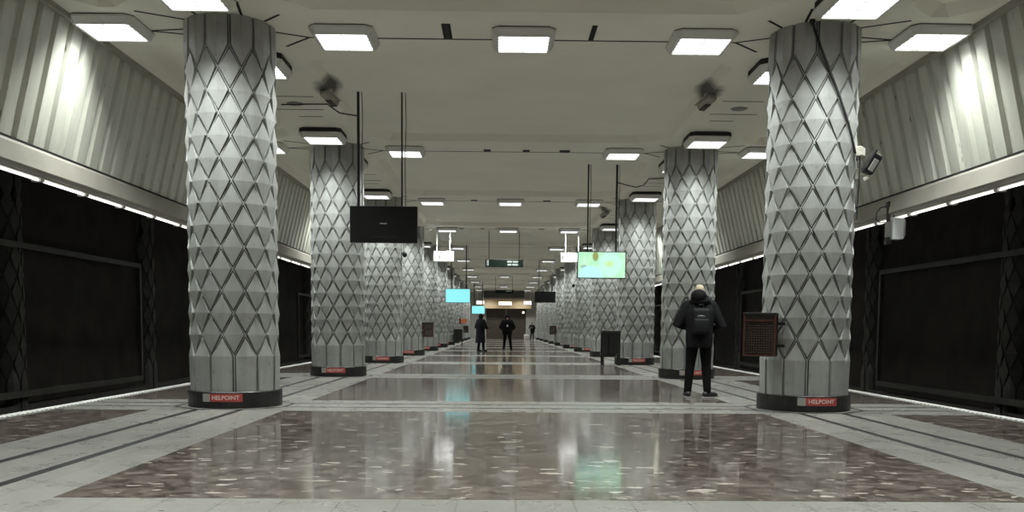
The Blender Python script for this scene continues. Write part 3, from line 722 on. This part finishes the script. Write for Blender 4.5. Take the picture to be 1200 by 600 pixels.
# ------------------------------------------------------------------ people
def person(name, lab, loc, rz, feet, arms, jacket='jacket', legs='trousers', hair='hair_dark', hood=False, coat=None, lean=0., headturn=0., vox=.012, soles='sole', collar=False, scale=1., bulk=1.):
    """feet: [(x, y, toe direction deg)] left, right; arms: [(elbow, wrist)] left, right. Faces +y."""
    root = thing(name, lab, 'person', loc, rz); root.scale = (scale,) * 3
    hips = [Vector((-.095, 0, .93)), Vector((.095, 0, .93))]
    ank = [Vector((x, y, .085)) for x, y, _ in feet]
    kn = [(h + a) / 2 + Vector((0, .035, .02)) for h, a in zip(hips, ank)]
    sh = [Vector((-.185, lean * .45, 1.46)), Vector((.185, lean * .45, 1.46))]
    hd = Vector((0, lean * .6 + .015, 1.655)); nk = Vector((0, lean * .5 - .01, 1.50))
    rot = Matrix.Rotation(R(headturn), 4, 'Z') @ Matrix.Rotation(R(-lean * 60), 4, 'X')
    # body, one continuous skin
    b = MB()
    b.torso([(.86, 0, 0, .13, .09), (.95, 0, 0, .155, .10), (1.08, 0, lean * .1, .135, .085), (1.22, 0, lean * .2, .15, .095), (1.36, 0, lean * .35, .165, .10), (1.46, 0, lean * .45, .14, .075), (1.50, 0, lean * .5, .07, .06)], 'skin')
    b.limb([nk - Vector((0, 0, .06)), nk + Vector((0, .005, .05)), hd - Vector((0, .01, .05))], [.062, .056, .058], 'skin')
    b.ell(hd + rot @ Vector((0, -.012, .03)), (.076, .094, .100), 'skin', 20)
    b.ell(hd + rot @ Vector((0, .022, -.045)), (.060, .068, .080), 'skin', 16)
    b.limb([hd + rot @ Vector((0, .085, .012)), hd + rot @ Vector((0, .108, -.028))], [.009, .015], 'skin', 8)
    for s in (-1, 1): b.ell(hd + rot @ Vector((s * .077, -.01, -.01)), (.010, .020, .032), 'skin', 10)
    for k, s in ((0, -1), (1, 1)):
        b.limb([hips[k], kn[k], ank[k]], [.082, .055, .040], 'skin'); toe = Vector((math.sin(R(feet[k][2])), math.cos(R(feet[k][2])), 0))
        b.limb([ank[k] + Vector((0, 0, -.03)), ank[k] + toe * .15 + Vector((0, 0, -.05))], [.036, .026], 'skin', 10)
        el, wr = Vector(arms[k][0]), Vector(arms[k][1])
        b.limb([sh[k], el, wr], [.050, .040, .027], 'skin')
        d = (wr - el).normalized(); side = Vector((-s, .25, 0)); side = (side - d * side.dot(d)).normalized(); nrm = d.cross(side)
        b.limb([wr, wr + d * .085], [.026, .036], 'skin', 10)           # palm
        curl = nrm * (1 if nrm.z < 0 else -1)
        for q, (o_, ln) in enumerate(((-.030, .060), (-.010, .075), (.010, .080), (.029, .070))):
            p0 = wr + d * .095 + side * o_
            b.limb([p0, p0 + d * ln * .45 + curl * .006, p0 + d * ln * .8 + curl * .03, p0 + d * ln * .85 + curl * .052], [.0095, .009, .0085, .008], 'skin', 8)
        p0 = wr + d * .035 + side * .028
        b.limb([p0, p0 + d * .03 + side * .026, p0 + d * .058 + side * .032 + curl * .018], [.012, .010, .009], 'skin', 8)
    link('body', remesh(b, min(vox, .009), 'body', 3), root)
    for s in (-1, 1):
        e = MB(); e.ell(hd + rot @ Vector((s * .031, .079, .012)), (.011, .008, .008), 'eye', 10); put('eye', e, root, smooth=True)
    e = MB(); e.ell(hd + rot @ Vector((0, .088, -.058)), (.024, .008, .007), 'lips', 10); put('mouth', e, root, smooth=True)
    # hair
    h = MB(); h.ell(hd + rot @ Vector((0, -.022, .045)), (.084, .098, .100), hair, 20); h.ell(hd + rot @ Vector((0, -.05, -.01)), (.076, .062, .085), hair, 16)
    link('hair', remesh(h, .009, 'hair', 3), root)
    # trousers
    t_ = MB(); t_.torso([(.83, 0, 0, .15, .105), (.93, 0, 0, .175, .118), (1.02, 0, 0, .165, .112), (1.06, 0, 0, .16, .11)], legs)
    for k in (0, 1): t_.limb([hips[k] + Vector((0, 0, -.02)), kn[k] + (hips[k] - kn[k]) * .45, kn[k], (kn[k] + ank[k]) / 2, ank[k] + Vector((0, 0, .03))], [.098, .094, .078, .068, .062], legs, 14)
    link('trousers', remesh(t_, vox, 'trousers', 4), root)
    # jacket or long coat
    j = MB(); zl = coat if coat else .80
    lv = [(zl, 0, lean * -.05, .19 if not coat else .21, .135 if not coat else .18), (.95, 0, 0, .20, .14), (1.10, 0, lean * .1, .195, .135), (1.25, 0, lean * .22, .212, .142), (1.38, 0, lean * .36, .222, .14), (1.46, 0, lean * .45, .205, .118), (1.52, 0, lean * .5, .12, .10), (1.55, 0, lean * .52, .085, .085)]
    j.torso([(z, cx, cy, rx * bulk, ry * bulk) for z, cx, cy, rx, ry in lv], jacket)
    for k in (0, 1):
        el, wr = Vector(arms[k][0]), Vector(arms[k][1]); d = (wr - el).normalized()
        j.limb([sh[k], (sh[k] + el) / 2, el, (el + wr) / 2, wr - d * .02], [.088 * bulk, .082 * bulk, .076 * bulk, .066 * bulk, .056 * bulk], jacket, 14)
    if collar:
        j.lathe([(.09, 1.46), (.145, 1.50), (.15, 1.57), (.13, 1.62), (.08, 1.61)], jacket, 18, (0, lean * .5 - .02, 0)); j.ell((-.03, lean * .5 - .13, 1.615), (.128, .085, .105), jacket, 14); j.ell((0, lean * .5 - .09, 1.53), (.17, .10, .08), jacket, 14)
    if hood:
        j.ell(hd + rot @ Vector((0, -.025, .02)), (.114, .118, .14), jacket, 18); j.ell(hd + rot @ Vector((0, -.05, .13)), (.05, .06, .05), jacket, 12)
        j.torso([(1.46, 0, lean * .5 - .02, .14, .12), (1.58, 0, lean * .55 - .03, .105, .10)], jacket)
    jk = link('jacket' if not coat else 'coat', remesh(j, vox, 'jacket', 4), root)
    for k in (0, 1):
        a = R(-feet[k][2]); mx = Matrix.Translation((ank[k].x, ank[k].y, 0)) @ Matrix.Rotation(a, 4, 'Z')
        s_ = MB(); s_.limb([mx @ Vector((0, -.045, .062)), mx @ Vector((0, .05, .060)), mx @ Vector((0, .155, .048)), mx @ Vector((0, .185, .044))], [.046, .047, .040, .033], 'shoe', 14); s_.limb([ank[k] + Vector((0, 0, .05)), ank[k] + Vector((0, 0, -.02))], [.05, .05], 'shoe', 12)
        so = link('shoe', remesh(s_, .010, 'shoe', 3), root)
        q = MB(); q.rbox(-.045, .045, -.088, .212, .0, .020, .009, soles, mx); put('sole', q, so)
    return root

near = person('person', 'person seen from behind in a black jacket, standing by the second right column', (2.93, 14.5, 0), R(-6),
              [(-.165, .0, -8), (.14, -.03, 55)], [((-.345, .02, 1.17), (-.16, .25, 1.13)), ((.345, .02, 1.15), (.19, .25, 1.06))],
              hair='hair_grey', collar=True, vox=.011, headturn=-20, scale=1.02, lean=.13, bulk=1.08)
# backpack rests on the person's back: a thing of its own
bp = thing('backpack', 'black backpack with a grey patch worn by the person nearest', 'backpack', (2.93, 14.5, 0), R(-6))
bp.rotation_euler[0] = R(-2)
b = MB(); b.rbox(-.145, .145, -.285, -.13, 1.02, 1.44, .055, 'pack', seg=4); put('main_compartment', b, bp, smooth=True)
b = MB(); b.rbox(-.125, .125, -.335, -.26, 1.04, 1.27, .035, 'pack', seg=3); put('front_pocket', b, bp, smooth=True)
b = MB(); b.ell((-.005, -.283, 1.30), (.07, .012, .028), 'pack_patch', 14); put('patch', b, bp)
b = MB(); b.tube([(-.04, -.2, 1.45), (-.03, -.2, 1.50), (.03, -.2, 1.50), (.04, -.2, 1.45)], .010, 'pack', 8); put('handle', b, bp)
for s in (-1, 1):
    b = MB(); b.tube([(s * .10, -.14, 1.42), (s * .125, -.08, 1.565), (s * .13, .04, 1.56), (s * .14, .145, 1.40), (s * .15, .15, 1.22), (s * .19, .06, 1.10), (s * .14, -.15, 1.06)], .018, 'pack', 8); put('strap', b, bp)
p2 = person('person', 'person in a dark hooded jacket facing us in the middle of the aisle', (.05, 44.3, 0), PI,
            [(-.20, .02, -18), (.17, -.03, 14)], [((-.34, -.02, 1.17), (-.16, .09, 1.02)), ((.34, -.02, 1.17), (.16, .09, 1.03))], hood=True, vox=.014, lean=.04, bulk=1.25, scale=1.0)
b = MB(); b.rbox(-.04, .04, .19, .225, 1.20, 1.30, .006, 'white_plastic'); q = put('badge', b, p2); q['label'] = 'small white badge on the chest'
person('person', 'person in a long dark coat standing left of the aisle below the cyan screen', (-1.25, 43.3, 0), R(-48),
       [(-.10, -.05, -5), (.09, .12, 5)], [((-.35, .02, 1.17), (-.22, .24, 1.08)), ((.35, .02, 1.17), (.20, .26, 1.12))], jacket='coat', hood=True, coat=.42, vox=.014, lean=.05, bulk=1.22, soles='shoe')
person('person', 'small far person in black leaning at the end of the right column row', (3.05, 93.5, 0), R(150),
       [(-.10, .0, -10), (.12, .15, 10)], [((-.33, .05, 1.20), (-.12, .30, 1.25)), ((.33, .05, 1.2), (.15, .28, 1.2))], vox=.016, lean=.25, bulk=1.3, soles='shoe')
bg = thing('holdall', 'pale holdall bag standing by the far person in black', 'bag', (2.40, 93.2, 0), .3)
b = MB(); b.rbox(-.24, .24, -.15, .15, 0, .55, .07, 'bag_pale', seg=3); put('body', b, bg, smooth=True)
b = MB(); b.tube([(-.13, 0, .53), (-.11, 0, .70), (.11, 0, .70), (.13, 0, .53)], .016, 'bag_pale', 8); put('handle', b, bg)

# ------------------------------------------------------------------ world, camera, output look
w = bpy.data.worlds.new('World'); S.world = w; w.use_nodes = True
w.node_tree.nodes['Background'].inputs[0].default_value = (.5, .5, .5, 1); w.node_tree.nodes['Background'].inputs[1].default_value = .0
# fitted from the columns and lights of the photograph
yaw, pit, rol, f, yp = .01348, .07676, .00791, 1050., 466.48
F = Vector((math.sin(yaw) * math.cos(pit), math.cos(yaw) * math.cos(pit), -math.sin(pit)))
R0 = Vector((math.cos(yaw), -math.sin(yaw), 0)); U0 = R0.cross(F)
RX = R0 * math.cos(rol) + U0 * math.sin(rol); UX = -R0 * math.sin(rol) + U0 * math.cos(rol)
cd = bpy.data.cameras.new('Camera'); cam = bpy.data.objects.new('Camera', cd); COL.objects.link(cam)
mx = Matrix((RX, UX, -F)).transposed().to_4x4(); mx.translation = Vector((-.2907, 0, 1.09)); cam.matrix_world = mx
cd.sensor_fit = 'HORIZONTAL'; cd.sensor_width = 36; cd.lens = f / 1200 * 36; cd.shift_y = (yp - 300) / 1200; cd.clip_end = 300; cd.clip_start = .05
S.camera = cam
vs = S.view_settings; S.display_settings.display_device = 'sRGB'
vs.view_transform = 'Standard'; vs.look = 'None'; vs.exposure = .10; vs.gamma = 1.; vs.use_curve_mapping = False
